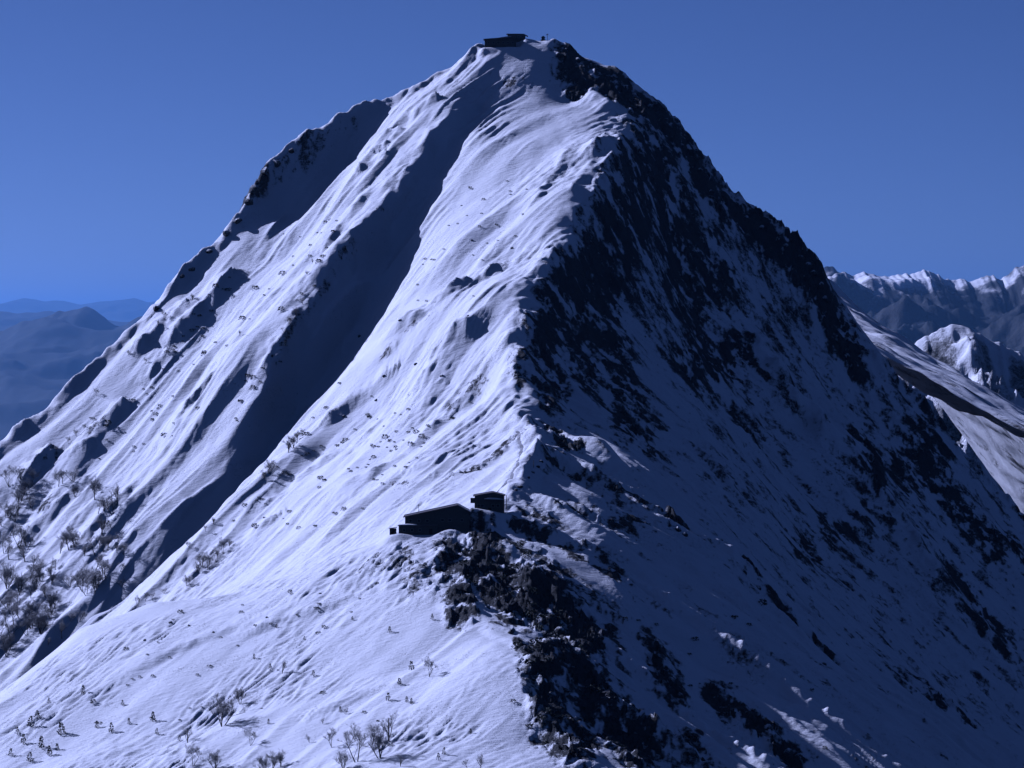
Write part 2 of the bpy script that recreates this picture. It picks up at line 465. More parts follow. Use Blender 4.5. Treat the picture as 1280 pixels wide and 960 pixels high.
# ribs with a gentle sunny side and a steep side turned away from the sun
def scarp(line, amp, wl, wr, seed, rough=.4, world=None):
    global ZB
    P = world if world is not None else np.array([hit(u, v, ZB) for u, v in line])
    Q = [P[:1, :2]]
    for a, b in zip(P[:-1], P[1:]):
        k = max(1, int(np.linalg.norm((b - a)[:2]) / 1.5)); t = (np.arange(k) + 1)[:, None] / k
        Q.append(a[None, :2] + (b - a)[None, :2] * t)
    Q = np.concatenate(Q); T = np.gradient(Q, axis=0); T /= np.linalg.norm(T, axis=1)[:, None] + 1e-9
    arc = np.linspace(0, 1, len(Q))
    fade = np.clip(np.minimum(arc, 1 - arc) * 6, 0, 1)
    pad_ = max(wl, wr) + 2
    ii = np.where((d_f > Q[:, 1].min() - pad_) & (d_f < Q[:, 1].max() + pad_))[0]
    ux = 640 + F * np.array([Q[:, 0].min() - pad_, Q[:, 0].max() + pad_]) / np.array([Q[:, 1].min(), Q[:, 1].min()])
    jj = np.where((u_f > ux[0] - 20) & (u_f < ux[1] + 20))[0]
    if len(ii) < 2 or len(jj) < 2: return
    sub = np.s_[ii[0]:ii[-1] + 1, jj[0]:jj[-1] + 1]
    X, Y = XF[sub], DF[sub]
    wx = X + 1.3 * perlin(X / 7, Y / 9, seed); wy = Y
    best = np.full(X.shape, 1e9); sgn = np.zeros(X.shape); fd = np.zeros(X.shape)
    for q, t, f_ in zip(Q, T, fade):
        rx, ry = wx - q[0], wy - q[1]
        r = rx * rx + ry * ry
        m = r < best
        best = np.where(m, r, best); sgn = np.where(m, t[0] * ry - t[1] * rx, sgn); fd = np.where(m, f_, fd)
    r = np.sqrt(best)
    a = amp * fd * np.clip(1 + rough * 1.5 * fbm(X / 14, Y / 18, seed, 3, .6), .1, 2.0)
    ZB[sub] = ZB[sub] + a * np.where(sgn > 0, np.clip(1 - r / wr, 0, 1), np.clip(1 - r / wl, 0, 1) ** 1.3)
scarp(None, 3.6, 16, 6.0, 401, .35, line_pts(LINES["rib_b"][:9], 12))
scarp(None, 1.2, 10, 5.0, 400, .6, line_pts(LINES["rib_b"][9:], 12))
scarp(None, 3.5, 14, 6.0, 402, .3, line_pts(LINES["rib_a"], 12))
scarp([(650,525),(668,550),(682,570),(668,590),(655,605),(638,628)], 4.5, 22, 6.5, 403, .2)
for i, (ln, am, wr_) in enumerate([
    ([(550,126),(508,152)], 4, 5), ([(502,162),(476,195)], 4, 5), ([(482,196),(442,228)], 3.5, 5), ([(470,232),(425,290),(395,330)], 2.5, 4.5),
    ([(305,338),(240,405),(205,440)], 5, 6.5), ([(248,370),(205,408),(165,450)], 4, 6), ([(216,438),(180,486)], 3.5, 6), ([(165,498),(118,550),(95,585)], 4, 6.5),
    ([(300,430),(235,510),(200,560)], 3, 5), ([(380,395),(340,445),(310,490)], 2.5, 5), ([(120,590),(60,650),(20,690)], 4, 6.5), ([(70,560),(20,620)], 4, 6), ([(170,600),(110,670),(60,720)], 3, 5.5),
    ([(640,330),(575,362),(520,398),(470,432)], 3.6, 6), ([(605,412),(570,430),(540,460),(518,500)], 4.2, 6), ([(500,455),(440,500),(395,540)], 3, 5),
    ([(560,520),(500,575),(440,605)], 2.5, 5), ([(430,560),(370,600),(320,640)], 2.0, 4.5), ([(600,560),(540,580),(500,600)], 1.6, 4), ([(720,180),(690,225),(655,270)], 2.0, 5), ([(770,160),(735,215),(700,262)], 2.4, 5),
    ([(670,300),(600,345)], 1.6, 5), ([(360,640),(300,680),(250,715)], 1.8, 4.5), ([(470,735),(380,765),(290,800)], 1.0, 4), ([(560,830),(450,870),(370,905)], 1.0, 4.5), ([(330,770),(230,810),(150,850)], 1.0, 4)]):
    scarp(ln, am, 13, wr_, 410 + i, .45)
# broken little ribs down the sunny flank
rb = np.clip(ridged((ac + wob * 1.3) / 26, al / 300, 51) - .35, 0, 1) * 6.0 * np.clip(.5 + 1.2 * perlin(XF / 50, DF / 60, 52), 0, 1.4)
rb *= 1 - np.exp(-((XF - 5) ** 2 + ((DF - 1545) * .8) ** 2) / 38 ** 2)
rb += np.clip(ridged((ac + wob) / 9, al / 95, 53) - .5, 0, 1) * 2.2 * np.clip(.2 + 1.5 * perlin(XF / 35, DF / 45, 54), 0, 1.5)
sast = ridged((ac + 2 * perlin(XF / 15, DF / 20, 57)) / 2.4, al / 9, 58) * np.clip(.2 + 1.3 * fbm(XF / 40, DF / 50, 59, 3), 0, 1.2) * .30
left_d = left_d + sast * (2.1 - 1.4 * sstep(1050, 1200, DF))
left_d = left_d + rb * (.25 + .75 * sstep(1060, 1230, DF))
fine = (perlin(ac / 2.2, al / 6.0, 55) * .28 + perlin(ac / 1.1, al / 3.0, 56) * .13) * vary
ZF = ZB + fine * (.5 + .5 * sstep(1000, 1200, DF)) + left_d * (1 - right) + right_d * right + gen + cell * sstep(.12, .8, rk) * (.75 + .4 * sstep(1080, 1200, DF)) * (.35 + .65 * (1 - np.exp(-((XF - 22) ** 2 + (DF - 1600) ** 2) / 40 ** 2)))

# level pads for the mountain huts
PADS = []
def pad(u, v, hx, hy, dz=0.0, soft=6.0):
    global ZF, ROCK
    p = hit(u, v, ZB)
    dx = np.maximum(np.abs(XF - p[0]) - hx, 0); dy = np.maximum(np.abs(DF - p[1]) - hy, 0)
    w = 1 - sstep(0, soft, np.hypot(dx, dy))
    ZF = ZF * (1 - w) + (p[2] + dz) * w
    PADS.append((p[0], p[1], p[2] + dz))
    return PADS[-1]
H1 = pad(545, 667, 13.5, 6.0, 0.0, 7.0)
H2 = pad(612, 641, 6.0, 5.0, 0.0, 4.0)
# drifts banked against the huts
for (bu, bv, bh, bx, by) in [(582, 666, 3.8, 5.0, 3.0), (604, 655, 2.8, 5.5, 2.6), (562, 671, 2.4, 4.5, 2.2), (498, 671, 1.0, 4.0, 1.8)]:
    q = hit(bu, bv, ZF)
    ZF = ZF + bh * np.exp(-((XF - q[0]) / bx) ** 2 - ((DF - q[1]) / by) ** 2)
H3 = pad(626, 60, 8.5, 4.0, 0.0, 4.0)
# trodden trail over the saddle
TRAIL = np.array([hit(u, v, ZB)[:2] for u, v in [(646,540),(650,552),(652,563),(650,573),(646,583),(640,593),(633,602),(625,609),(620,614)]])
_t = np.linspace(0, len(TRAIL) - 1, 90)
TRAIL = np.stack([np.interp(_t, np.arange(len(TRAIL)), TRAIL[:, i]) for i in (0, 1)], -1)
TRAIL[:, 0] += .35 * np.sin(_t * 5.0)
r2_ = np.full_like(XF[:, 0:1] * 0 + XF, 1e9)
jj = (u_f > 600) & (u_f < 700); ii = (d_f > 1080) & (d_f < 1230)
sub = np.ix_(ii, jj)
rt = np.full(XF[sub].shape, 1e9)
for p in TRAIL:
    rt = np.minimum(rt, (XF[sub] - p[0]) ** 2 + (DF[sub] - p[1]) ** 2)
ZF[sub] -= .45 * np.exp(-rt / .45)
zx, zy = grads(ZF, UF, DF)
steep = np.sqrt(zx ** 2 + zy ** 2)
n_m = fbm(XF / 9, DF / 13, 61, 4, .75)
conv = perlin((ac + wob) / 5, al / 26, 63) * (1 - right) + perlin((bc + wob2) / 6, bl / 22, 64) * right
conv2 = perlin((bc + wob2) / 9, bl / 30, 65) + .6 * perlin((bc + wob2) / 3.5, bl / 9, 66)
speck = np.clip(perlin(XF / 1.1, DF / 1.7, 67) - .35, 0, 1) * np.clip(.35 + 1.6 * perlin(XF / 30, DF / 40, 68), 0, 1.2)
rock_shade_attr = (ROCK * .85 + .36 * n_m * sstep(.05, .3, ROCK) + (.10 + .14 * right) * np.clip(steep - 0.95, -.6, 1.6) + .08 * conv
             + right * (.16 + .10 * sstep(1150, 1300, DF) + .24 * np.clip(conv2 - .1, -.5, 1) + .24 * n_m) + .55 * speck)  # right face: thin snow over rock, mix raised further to paint shade darker
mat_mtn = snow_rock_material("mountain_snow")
mtn = link("mountain", grid_mesh("mountain", XF, DF, ZF, {"rock": rock_shade_attr}), mat_mtn)
tag(mtn, kind="structure")

# ------------------------------------------------------------------ ground, spurs and far ranges
def forest_material(name, c, s=1.0, var=0.35):
    m = plain(name, c, 0.9, var, 0.002 / s)
    return m

mat_forest = forest_material("forest_floor", (0.025, 0.034, 0.036))
rr = np.concatenate([np.linspace(5, 3000, 60, endpoint=False), np.geomspace(3000, 260000, 70)])
th = np.linspace(0, 2 * math.pi, 241)
RR, TH = np.meshgrid(rr, th, indexing='ij')
GX, GY = RR * np.cos(TH), RR * np.sin(TH)
mass = np.exp(-(((GX) / 900) ** 2 + ((GY - 1400) / 1500) ** 2))
GZ = -1500 + 1000 * mass + fbm(GX / 2500, GY / 2500, 71, 4) * 130 * sstep(1500, 5000, RR)
tag(link("ground", grid_mesh("ground", GX, GY, GZ), mat_forest), kind="structure")

def far_range(name, sky_pts, d, front, back, base, mat, nu, nt, u0, u1, spur, jag, seed, rockf, iso=0.0):
    sky_pts = np.array(sky_pts, float)
    uu = np.linspace(u0, u1, nu)
    vv = np.interp(uu, sky_pts[:, 0], sky_pts[:, 1])
    P = unproject(uu, vv, np.full(nu, d))
    tt = np.concatenate([-np.linspace(1, 0, nt, endpoint=False) ** 1.3, np.linspace(0, 1, nt // 2 + 1) ** 1.3])
    T, U = np.meshgrid(tt, uu, indexing='ij')
    Yy = np.where(T < 0, d + T * front, d + T * back)
    Xx = (U - 640.0) / F * d + 0 * T          # parallel spurs
    a = np.abs(T)
    k_ = max(3, nu // 14) | 1
    sm = np.convolve(np.pad(P[:, 2], k_ // 2, mode='edge'), np.ones(k_) / k_, 'valid')
    wgt = sstep(0, .18, a)
    crest = P[:, 2][None, :] * (1 - wgt) + sm[None, :] * wgt
    hgt = crest - base
    if iso:
        q = perlin(Xx / iso, Yy / iso, seed + 30) * .35
        sp_n = ridged(Xx / iso + q, Yy / iso + q, seed + 31) + .55 * ridged(Xx / iso * 2.1 - q, Yy / iso * 2.1, seed + 32)
        sp_n = sp_n + .3 * ridged(Xx / iso * 4.3, Yy / iso * 4.3 + q, seed + 33) + .16 * ridged(Xx / iso * 9, Yy / iso * 9, seed + 34)
    else: sp_n = ridged(Xx / spur + perlin(Xx / (spur * 2.5), Yy / (3 * spur), seed + 5) * 1.6 + perlin(Xx / spur * .8, Yy / (2 * spur), seed + 6) * .5, Yy / (front * 1.2) + 3.1, seed)
    sp2 = ridged(Xx / (spur * .4), Yy / (front * .5), seed + 1)
    sp3 = ridged(Xx / (spur * .15), Yy / (front * .2), seed + 2)
    n = sp_n if iso else sp_n + .55 * sp2 + .35 * sp3
    prof = (1 - a) ** 1.25
    Z = base + hgt * np.clip(prof + (.40 if iso else .24) * n * a * (1 - a) * 1.6, -.2, 2)
    jagn = (perlin(Xx / (spur * .35), 0 * Xx + .5, seed + 9) + .6 * perlin(Xx / (spur * .12), 0 * Xx + .5, seed + 10)) * jag
    Z += jagn * (1 - sstep(0, .35, a))
    rk = rockf(a, n, Xx, Yy, Z)
    return tag(link(name, grid_mesh(name, Xx, Yy, Z, {"rock": rk}), mat), kind="structure")

# big snowy range far off to the right
mat_alps = snow_rock_material("far_range_snow", 60.0, rock_a=(0.012, 0.016, 0.020), rock_b=(0.030, 0.034, 0.038), bump=0.1, jitter=.5)
far_range("mountain_range", [(800,350),(980,345),(1030,332),(1042,336),(1060,342),(1085,343),(1100,346),(1130,344),(1148,337),(1165,341),(1180,347),(1200,348),(1215,350),(1232,346),(1242,343),(1250,350),(1258,342),(1270,334),(1282,332),(1300,338),(1360,345),(1450,350)],
          24000, 6000, 5000, -1500, mat_alps, 620, 140, 780, 1500, 300.0, 24.0, 101,
          lambda a, n, x, y, z: .86 - .24 * (1 - sstep(.0, .10, a)) - .36 * n * (1 - sstep(0, .3, a)) + .4 * sstep(.08, .4, a) + .25 * perlin(x / 130, y / 200, 171), 1500.0)
mat_far = forest_material("far_hills_forest", (0.025, 0.032, 0.036), 1.0)
far_range("hills", [(-300,470),(-60,440),(0,417),(50,400),(60,395),(74,386),(90,388),(108,385),(128,395),(150,405),(165,401),(185,394),(220,402),(300,430),(500,440)],
          52000, 14000, 6000, -1500, mat_far, 400, 80, -300, 500, 1500.0, 60.0, 131, lambda a, n, x, y, z: 0 * a + 1, 4500.0)
far_range("hills", [(-300,395),(-80,392),(0,391),(60,391),(100,396),(150,402),(200,406),(300,410),(500,420)],
          80000, 12000, 6000, -1500, mat_far, 200, 50, -300, 500, 2500.0, 50.0, 141, lambda a, n, x, y, z: 0 * a + 1, 4500.0)
far_range("mountain_range", [(-300,382),(-80,376),(0,380),(30,373),(55,378),(80,376),(100,381),(130,378),(168,373),(185,378),(230,375),(300,383),(400,380),(640,385),(800,380)],
          150000, 15000, 9000, -1500, mat_far, 300, 40, -300, 800, 5000.0, 70.0, 151, lambda a, n, x, y, z: 0 * a + 1, 4500.0)

# sunlit spur coming forward behind the right shoulder
sp_line = [(960,320,3200),(1000,345,3000),(1050,378,2800),(1092,405,2640),(1135,438,2480),(1190,468,2340),(1235,490,2250),(1300,525,2150),(1400,580,2050)]
crest_p = line_pts(sp_line, 30)
p0 = unproject(1050, 378, 2800); p1 = unproject(1235, 490, 2250)
zx_s = -.46; zy_s = (p1[2] - p0[2] - zx_s * (p1[0] - p0[0])) / (p1[1] - p0[1])
fr = [(x, y, p0[2] + zx_s * (x - p0[0]) + zy_s * (y - p0[1])) for x, y in [(150,2300),(250,2100),(150,2000),(330,1900),(250,1850),(400,1750),(150,2600),(200,2450),(300,2250),(360,2050)]]
bk = [(400,2900,-60),(450,2600,-100),(520,2350,-160),(650,2150,-260),(700,2600,-330),(500,3100,-200),(250,3200,-60),(800,1900,-350)]
s_surf = RBF(np.concatenate([crest_p, np.array(fr), np.array(bk)]), 0.75)
us = np.linspace(960, 1420, 300); ds = np.linspace(1780, 3100, 300)
SD, SU = np.meshgrid(ds, us, indexing='ij'); SX = (SU - 640) / F * SD
SZ = s_surf(SX, SD)
sa = .35 * SX - .94 * SD; sb = .94 * SX + .35 * SD
sn_ = perlin(sb / 30, sa / 220, 201) * 4 + perlin(sb / 12, sa / 80, 202) * 2 + fbm(SX / 60, SD / 60, 203, 4) * 2.5
SZ += sn_
srk = .27 + .16 * perlin(sb / 20, sa / 90, 211) + .30 * perlin(sb / 6, sa / 26, 212) + .15 * fbm(SX / 50, SD / 80, 213, 3)
mat_spur = snow_rock_material("spur_snow", 2.0, jitter=.5)
tag(link("mountain_spur", grid_mesh("mountain_spur", SX, SD, SZ, {"rock": srk}), mat_spur), kind="structure")

# small peak with snow gullies beyond the spur; dark = forest plus painted shade
mat_peak = snow_rock_material("small_peak_forest_shade", 3.0, rock_a=(0.012,0.017,0.020), rock_b=(0.028,0.033,0.038), jitter=.5)
def peak_forest_shade(a, n, x, y, z):
    u = 640 + x * F / 3600
    g = np.exp(-((u - 1194 - 10 * a) / 7) ** 2) * (a < .6) + .9 * np.exp(-((u - 1140) / 8) ** 2) * (a < .25) + .7 * np.exp(-((u - 1250) / 8) ** 2) * (a < .2) + .6 * np.exp(-((u - 1235 - 60 * a) / 6) ** 2)
    return .66 - .50 * g - .16 * n * (a < .5) - .2 * (1 - sstep(0, .06, a))
far_range("mountain_spur", [(1000,520),(1080,480),(1110,458),(1132,440),(1147,424),(1165,415),(1190,405),(1212,413),(1240,427),(1262,436),(1290,446),(1340,470),(1450,520)],
          3600, 500, 400, -420, mat_peak, 220, 70, 1000, 1450, 45.0, 3.0, 161, peak_forest_shade, 130.0)

# ------------------------------------------------------------------ air
def box_mesh(name, x0, x1, y0, y1, z0, z1):
    v = [(x, y, z) for z in (z0, z1) for y in (y0, y1) for x in (x0, x1)]
    f = [(0, 2, 3, 1), (4, 5, 7, 6), (0, 1, 5, 4), (1, 3, 7, 5), (3, 2, 6, 7), (2, 0, 4, 6)]
    me = bpy.data.meshes.new(name); me.from_pydata(v, [], f); me.update(); return me
hm = bpy.data.materials.new("haze_air"); hm.use_nodes = True
hn = hm.node_tree; hn.nodes.remove(hn.nodes["Principled BSDF"])
pv = hn.nodes.new("ShaderNodeVolumePrincipled")
pv.inputs["Color"].default_value = (0.24, 0.47, 0.88, 1)
pv.inputs["Density"].default_value = 0.9e-5
pv.inputs["Anisotropy"].default_value = 0.5
hn.links.new(pv.outputs[0], hn.nodes["Material Output"].inputs["Volume"])
haze = link("haze", box_mesh("haze", -270000, 270000, -270000, 270000, -2100, 1700), hm)
tag(haze, "pale blue air haze filling the valleys", "haze", kind="stuff")

# ------------------------------------------------------------------ huts
class MB:
    def __init__(self): self.v = []; self.f = []
    def add(self, v, f):
        n = len(self.v); self.v += [tuple(p) for p in v]; self.f += [tuple(i + n for i in q) for q in f]
    def box(self, x0, x1, y0, y1, z0, z1):
        self.add([(x, y, z) for z in (z0, z1) for y in (y0, y1) for x in (x0, x1)],
                 [(0, 2, 3, 1), (4, 5, 7, 6), (0, 1, 5, 4), (1, 3, 7, 5), (3, 2, 6, 7), (2, 0, 4, 6)])
    def prism(self, poly, y0, y1):
        n = len(poly)
        self.add([(x, y0, z) for x, z in poly] + [(x, y1, z) for x, z in poly],
                 [tuple(range(n)), tuple(range(2 * n - 1, n - 1, -1))] + [(i, i + n, (i + 1) % n + n, (i + 1) % n) for i in range(n)])
    def tube(self, pts, rad, n=5):
        pts = [Vector(p) for p in pts]
        rings = []
        for i, p in enumerate(pts):
            t = (pts[min(i + 1, len(pts) - 1)] - pts[max(i - 1, 0)]).normalized()
            a = t.orthogonal().normalized(); b = t.cross(a)
            rings.append([p + (a * math.cos(2 * math.pi * k / n) + b * math.sin(2 * math.pi * k / n)) * rad[i] for k in range(n)])
        v = [q for r in rings for q in r]
        f = [(i * n + k, i * n + (k + 1) % n, (i + 1) * n + (k + 1) % n, (i + 1) * n + k) for i in range(len(pts) - 1) for k in range(n)]
        f += [tuple(range(n - 1, -1, -1)), tuple((len(pts) - 1) * n + k for k in range(n))]
        self.add(v, f)
    def mesh(self, name, smooth=False):
        me = bpy.data.meshes.new(name); me.from_pydata(self.v, [], self.f); me.update()
        if smooth: me.polygons.foreach_set("use_smooth", [True] * len(me.polygons))
        return me

def empty(name, loc, rz=0.0):
    o = bpy.data.objects.new(name, None); col.objects.link(o)
    o.location = loc; o.rotation_euler = (0, 0, rz); o.empty_display_size = 1
    return o

M_wall = plain("hut_boards", (0.10, 0.092, 0.082), .8, .35, 1.2)
M_roof = plain("hut_roof_metal", (0.10, 0.09, 0.095), .55, .3, .6)
M_snow = plain("drift_snow", (0.78, 0.79, 0.82), .7, .05, .8)
M_glass = plain("window_glass", (0.02, 0.025, 0.03), .15, .1, 1)
M_frame = plain("window_frame", (0.28, 0.27, 0.26), .7, .2, 2)
M_door = plain("hut_door", (0.03, 0.022, 0.018), .7, .2, 2)
M_steel = plain("steel_pole", (0.10, 0.10, 0.10), .5, .2, 3)
M_stone = plain("foundation_stone", (0.09, 0.085, 0.08), .9, .35, 1.5)

def part(name, mb, mat, parent): return link(name, mb.mesh(name), mat, parent)

def roof_slab(x0, z0, x1, z1, y0, y1, th):
    m = MB(); m.prism([(x0, z0), (x1, z1), (x1, z1 + th), (x0, z0 + th)], y0, y1); return m

def window(parent, x, z, y, w=.9, h=.8):
    m = MB()
    m.box(x - w / 2 - .1, x + w / 2 + .1, y - .10, y + .02, z - h / 2 - .1, z - h / 2)
    m.box(x - w / 2 - .1, x + w / 2 + .1, y - .10, y + .02, z + h / 2, z + h / 2 + .1)
    m.box(x - w / 2 - .1, x - w / 2, y - .10, y + .02, z - h / 2, z + h / 2)
    m.box(x + w / 2, x + w / 2 + .1, y - .10, y + .02, z - h / 2, z + h / 2)
    f = part("window", m, M_frame, parent)
    g = MB(); g.box(x - w / 2, x + w / 2, y - .04, y + .01, z - h / 2, z + h / 2)
    part("pane", g, M_glass, f)

# long hut on the saddle terrace
h = tag(empty("mountain_hut", (H1[0], H1[1], H1[2])), "long dark mountain hut with uneven gable roof on the saddle terrace", "hut")
m = MB(); m.prism([(-10.2, -2), (11.0, -2), (11.0, 7.2), (7.1, 9.4), (-10.2, 5.6)], -3.5, 5.5); part("wall", m, M_wall, h)
r = part("roof", roof_slab(-10.8, 5.55, 7.1, 9.45, -4.0, 6.0, .3), M_roof, h)
m = roof_slab(-10.6, 5.9, 6.9, 9.72, 3.2, 5.9, .22); part("roof_snow", m, M_snow, r)
r = part("roof", roof_slab(7.1, 9.45, 11.7, 6.9, -4.0, 6.0, .3), M_roof, h)
part("roof_snow", roof_slab(7.3, 9.66, 11.6, 7.28, -3.0, 5.9, .12), M_snow, r)
m = MB(); m.prism([(-12.2, -2), (0.4, -2), (0.4, 3.0), (-12.2, 3.0)], -6.6, -3.52); part("annex_wall", m, M_wall, h)
r = part("annex_roof", roof_slab(-12.5, 3.0, .7, 3.02, -6.9, -3.52, .2), M_roof, h)
m = MB(); m.prism([(-12.3, 3.21), (-6.2, 3.23), (-6.4, 3.42), (-9.2, 3.52), (-12.1, 3.40)], -6.8, -3.6); part("roof_snow", m, M_snow, r)
for x in (-8.4, -5.6, -2.8, 2.2, 4.6, 8.6): window(h, x, 4.5 if x < 2 else 4.7, -3.5)
for x in (-10.4, -7.8, -5.2): window(h, x, 1.6, -6.6, .8, .7)
m = MB(); m.box(-2.2, -1.1, -6.7, -6.58, 0, 2.0); d_ = part("door", m, M_door, h)
m = MB(); m.box(-1.4, -1.3, -6.78, -6.7, .95, 1.1); part("handle", m, M_steel, d_)
m = MB(); m.tube([(-5.8, 1.5, 6.4), (-5.8, 1.5, 9.4)], [.09, .07]); m.tube([(-5.8, 1.5, 9.35), (-5.8, 1.5, 9.6)], [.2, .2]); part("flue_pipe", m, M_steel, h)
m = MB(); m.box(10.6, 11.9, -3.4, -1.8, 4.6, 5.8); part("vent_box", m, M_wall, h)

# small shed at the end of the terrace
p = hit(491, 668, ZF)
h = tag(empty("shed", (p[0], p[1] + 1, ground_z(p[0], p[1] + 1, ZF))), "tiny dark shed at the downhill end of the saddle terrace", "shed")
m = MB(); m.box(-1.1, 1.1, -1.1, 1.1, -1.2, 1.9); part("wall", m, M_wall, h)
m = roof_slab(-1.3, 1.9, 1.3, 2.2, -1.3, 1.3, .12); part("roof", m, M_roof, h)
m = MB(); m.box(-.4, .4, -1.17, -1.09, 0, 1.6); part("door", m, M_door, h)

# square hut beside it, higher on the ridge
h = tag(empty("mountain_hut", (H2[0], H2[1], H2[2])), "short square dark hut with snow on its lower eave beside the ridge trail", "hut")
m = MB(); m.prism([(-5.0, -2.5), (4.9, -2.5), (4.9, 5.9), (1.1, 6.8), (-5.0, 5.7)], -3.5, 4.0); part("wall", m, M_wall, h)
r = part("roof", roof_slab(-5.5, 5.65, 1.1, 6.85, -3.9, 4.4, .25), M_roof, h)
part("roof_snow", roof_slab(-5.3, 5.95, .9, 7.06, 2.4, 4.3, .16), M_snow, r)
r = part("roof", roof_slab(1.1, 6.85, 5.3, 5.8, -3.9, 4.4, .25), M_roof, h)
e_ = part("porch_roof", roof_slab(-1.9, 4.75, 5.0, 4.5, -5.4, -3.52, .18), M_roof, h)
m = MB(); m.prism([(-1.8, 4.95), (-.4, 5.28), (2.4, 5.22), (4.8, 4.74), (4.9, 4.7), (-1.7, 4.93)], -5.3, -3.6); part("roof_snow", m, M_snow, e_)
for x in (-1.7, 4.7):
    m = MB(); m.box(x - .1, x + .1, -5.3, -5.1, -1.5, 4.55); part("porch_post", m, M_wall, h)
m = MB(); m.box(-6.4, -5.02, -1.0, .8, 3.3, 5.0); part("side_tank", m, M_steel, h)
for x in (-3.6, -2.4, 1.2, 2.8): window(h, x, 2.6, -3.5)
m = MB(); m.box(-.6, .5, -3.62, -3.48, -.3, 1.9); part("door", m, M_door, h)

# summit huts
h = tag(empty("mountain_hut", (H3[0], H3[1], H3[2])), "long dark hut built into the snow just under the summit", "hut")
m = MB(); m.prism([(-8.0, -4), (7.6, -4), (7.6, 5.2), (-8.0, 4.0)], -2.5, 4.5); part("wall", m, M_wall, h)
r = part("roof", roof_slab(-8.6, 4.0, 8.0, 5.25, -3.0, 5.0, .3), M_roof, h)
m = MB(); m.prism([(-4.0, 4.66), (4.0, 5.26), (7.8, 5.56), (3.2, 5.9), (0, 5.45)], 1.0, 4.8); part("roof_snow", m, M_snow, r)
for x in (-6, -3.6, -1.2, 1.2, 3.6, 6): window(h, x, 2.4, -2.5)
m = MB(); m.box(-8.3, 7.9, -2.9, -2.55, -4, .4); part("stone_footing", m, M_stone, h)
q = unproject(646, 49, H3[1] + 9)
gz = ground_z(q[0], q[1], ZF)
h = tag(empty("mountain_hut", (q[0], q[1], q[2] - .3)), "small flat roofed dark hut crowning the snowy summit", "hut")
m = MB(); m.prism([(-4.6, -5), (4.3, -5), (4.3, 2.2), (-4.6, 2.6)], -2.2, 2.5); part("wall", m, M_wall, h)
r = part("roof", roof_slab(-5.2, 2.6, 3.6, 2.55, -2.6, 2.9, .28), M_roof, h)
part("roof", roof_slab(3.6, 2.5, 5.6, 1.5, -2.6, 2.9, .25), M_roof, h)
for x in (-3, -1, 1, 3): window(h, x, 1.3, -2.2, .8, .7)

# wayside shrine and post on the top
p = hit(679, 52, ZF); q = (p[0], p[1] + 3)
h = tag(empty("summit_shrine", (q[0], q[1], ground_z(*q, ZF))), "little wooden shrine box with ridged roof on the summit snow", "shrine")
m = MB(); m.box(-1.3, 1.3, -.8, .8, -.6, .5); part("plinth", m, M_stone, h)
m = MB(); m.box(-.8, .8, -.6, .6, .5, 1.7); part("wall", m, M_wall, h)
m = MB(); m.prism([(-1.2, 1.6), (1.2, 1.6), (0, 2.4)], -.9, .9); part("roof", m, M_roof, h)
def post(u, v, hgt, label, board=True, name="marker_post"):
    p = hit(u, v, ZF)
    o = tag(empty(name, (p[0], p[1], p[2])), label, "post")
    m = MB(); m.tube([(0, 0, -.8), (.02, 0, hgt)], [.13, .10], 6); part("shaft", m, M_wall, o)
    m = MB(); m.tube([(.02, 0, hgt), (.02, 0, hgt + .12)], [.15, .03], 6); part("cap", m, M_steel, o)
    if board:
        m = MB(); m.box(-.55, .6, -.16, -.11, hgt - .75, hgt - .4); part("board", m, M_frame, o)
post(684, 50, 3.2, "thin summit marker post next to the little shrine", name="marker_post")
post(633, 636, 4.6, "tall thin pole standing at the corner of the square hut", False)
post(667, 584, 2.4, "short trail post at the cornice edge of the saddle", False)
post(662, 575, 2.0, "low trail post beside the footpath crossing the saddle", True)

# trodden footpath
m = MB()
L_, R_ = [], []
for i, p in enumerate(TRAIL):
    t = TRAIL[min(i + 1, len(TRAIL) - 1)] - TRAIL[max(i - 1, 0)]; t /= np.linalg.norm(t); n_ = np.array([-t[1], t[0]])
    w = .5 + .12 * math.sin(i * 1.7)
    for sgn, arr in ((-1, L_), (1, R_)):
        e = p + n_ * w * sgn
        arr.append((e[0], e[1], ground_z(e[0], e[1], ZF) + .10 + .03 * math.sin(i * 2.3)))
vs = [q for pr in zip(L_, R_) for q in pr]
me = bpy.data.meshes.new("footpath"); me.from_pydata(vs, [], [(2 * i, 2 * i + 1, 2 * i + 3, 2 * i + 2) for i in range(len(L_) - 1)]); me.update()
tag(link("footpath", me, plain("trodden_snow", (0.30, 0.30, 0.32), .9, .3, 1.5)), kind="structure")

# ------------------------------------------------------------------ trees, scrub, boulders
M_bark = plain("birch_bark", (0.075, 0.065, 0.058), .9, .35, 2.0)
M_twig = plain("frosted_twigs", (0.52, 0.51, 0.52), .9, .5, .9)
M_needle = plain("dwarf_pine_needles", (0.030, 0.038, 0.028), .8, .4, 1.5)
M_cap = M_snow
M_boulder = snow_rock_material("boulder_rock", .35, bump=.3)

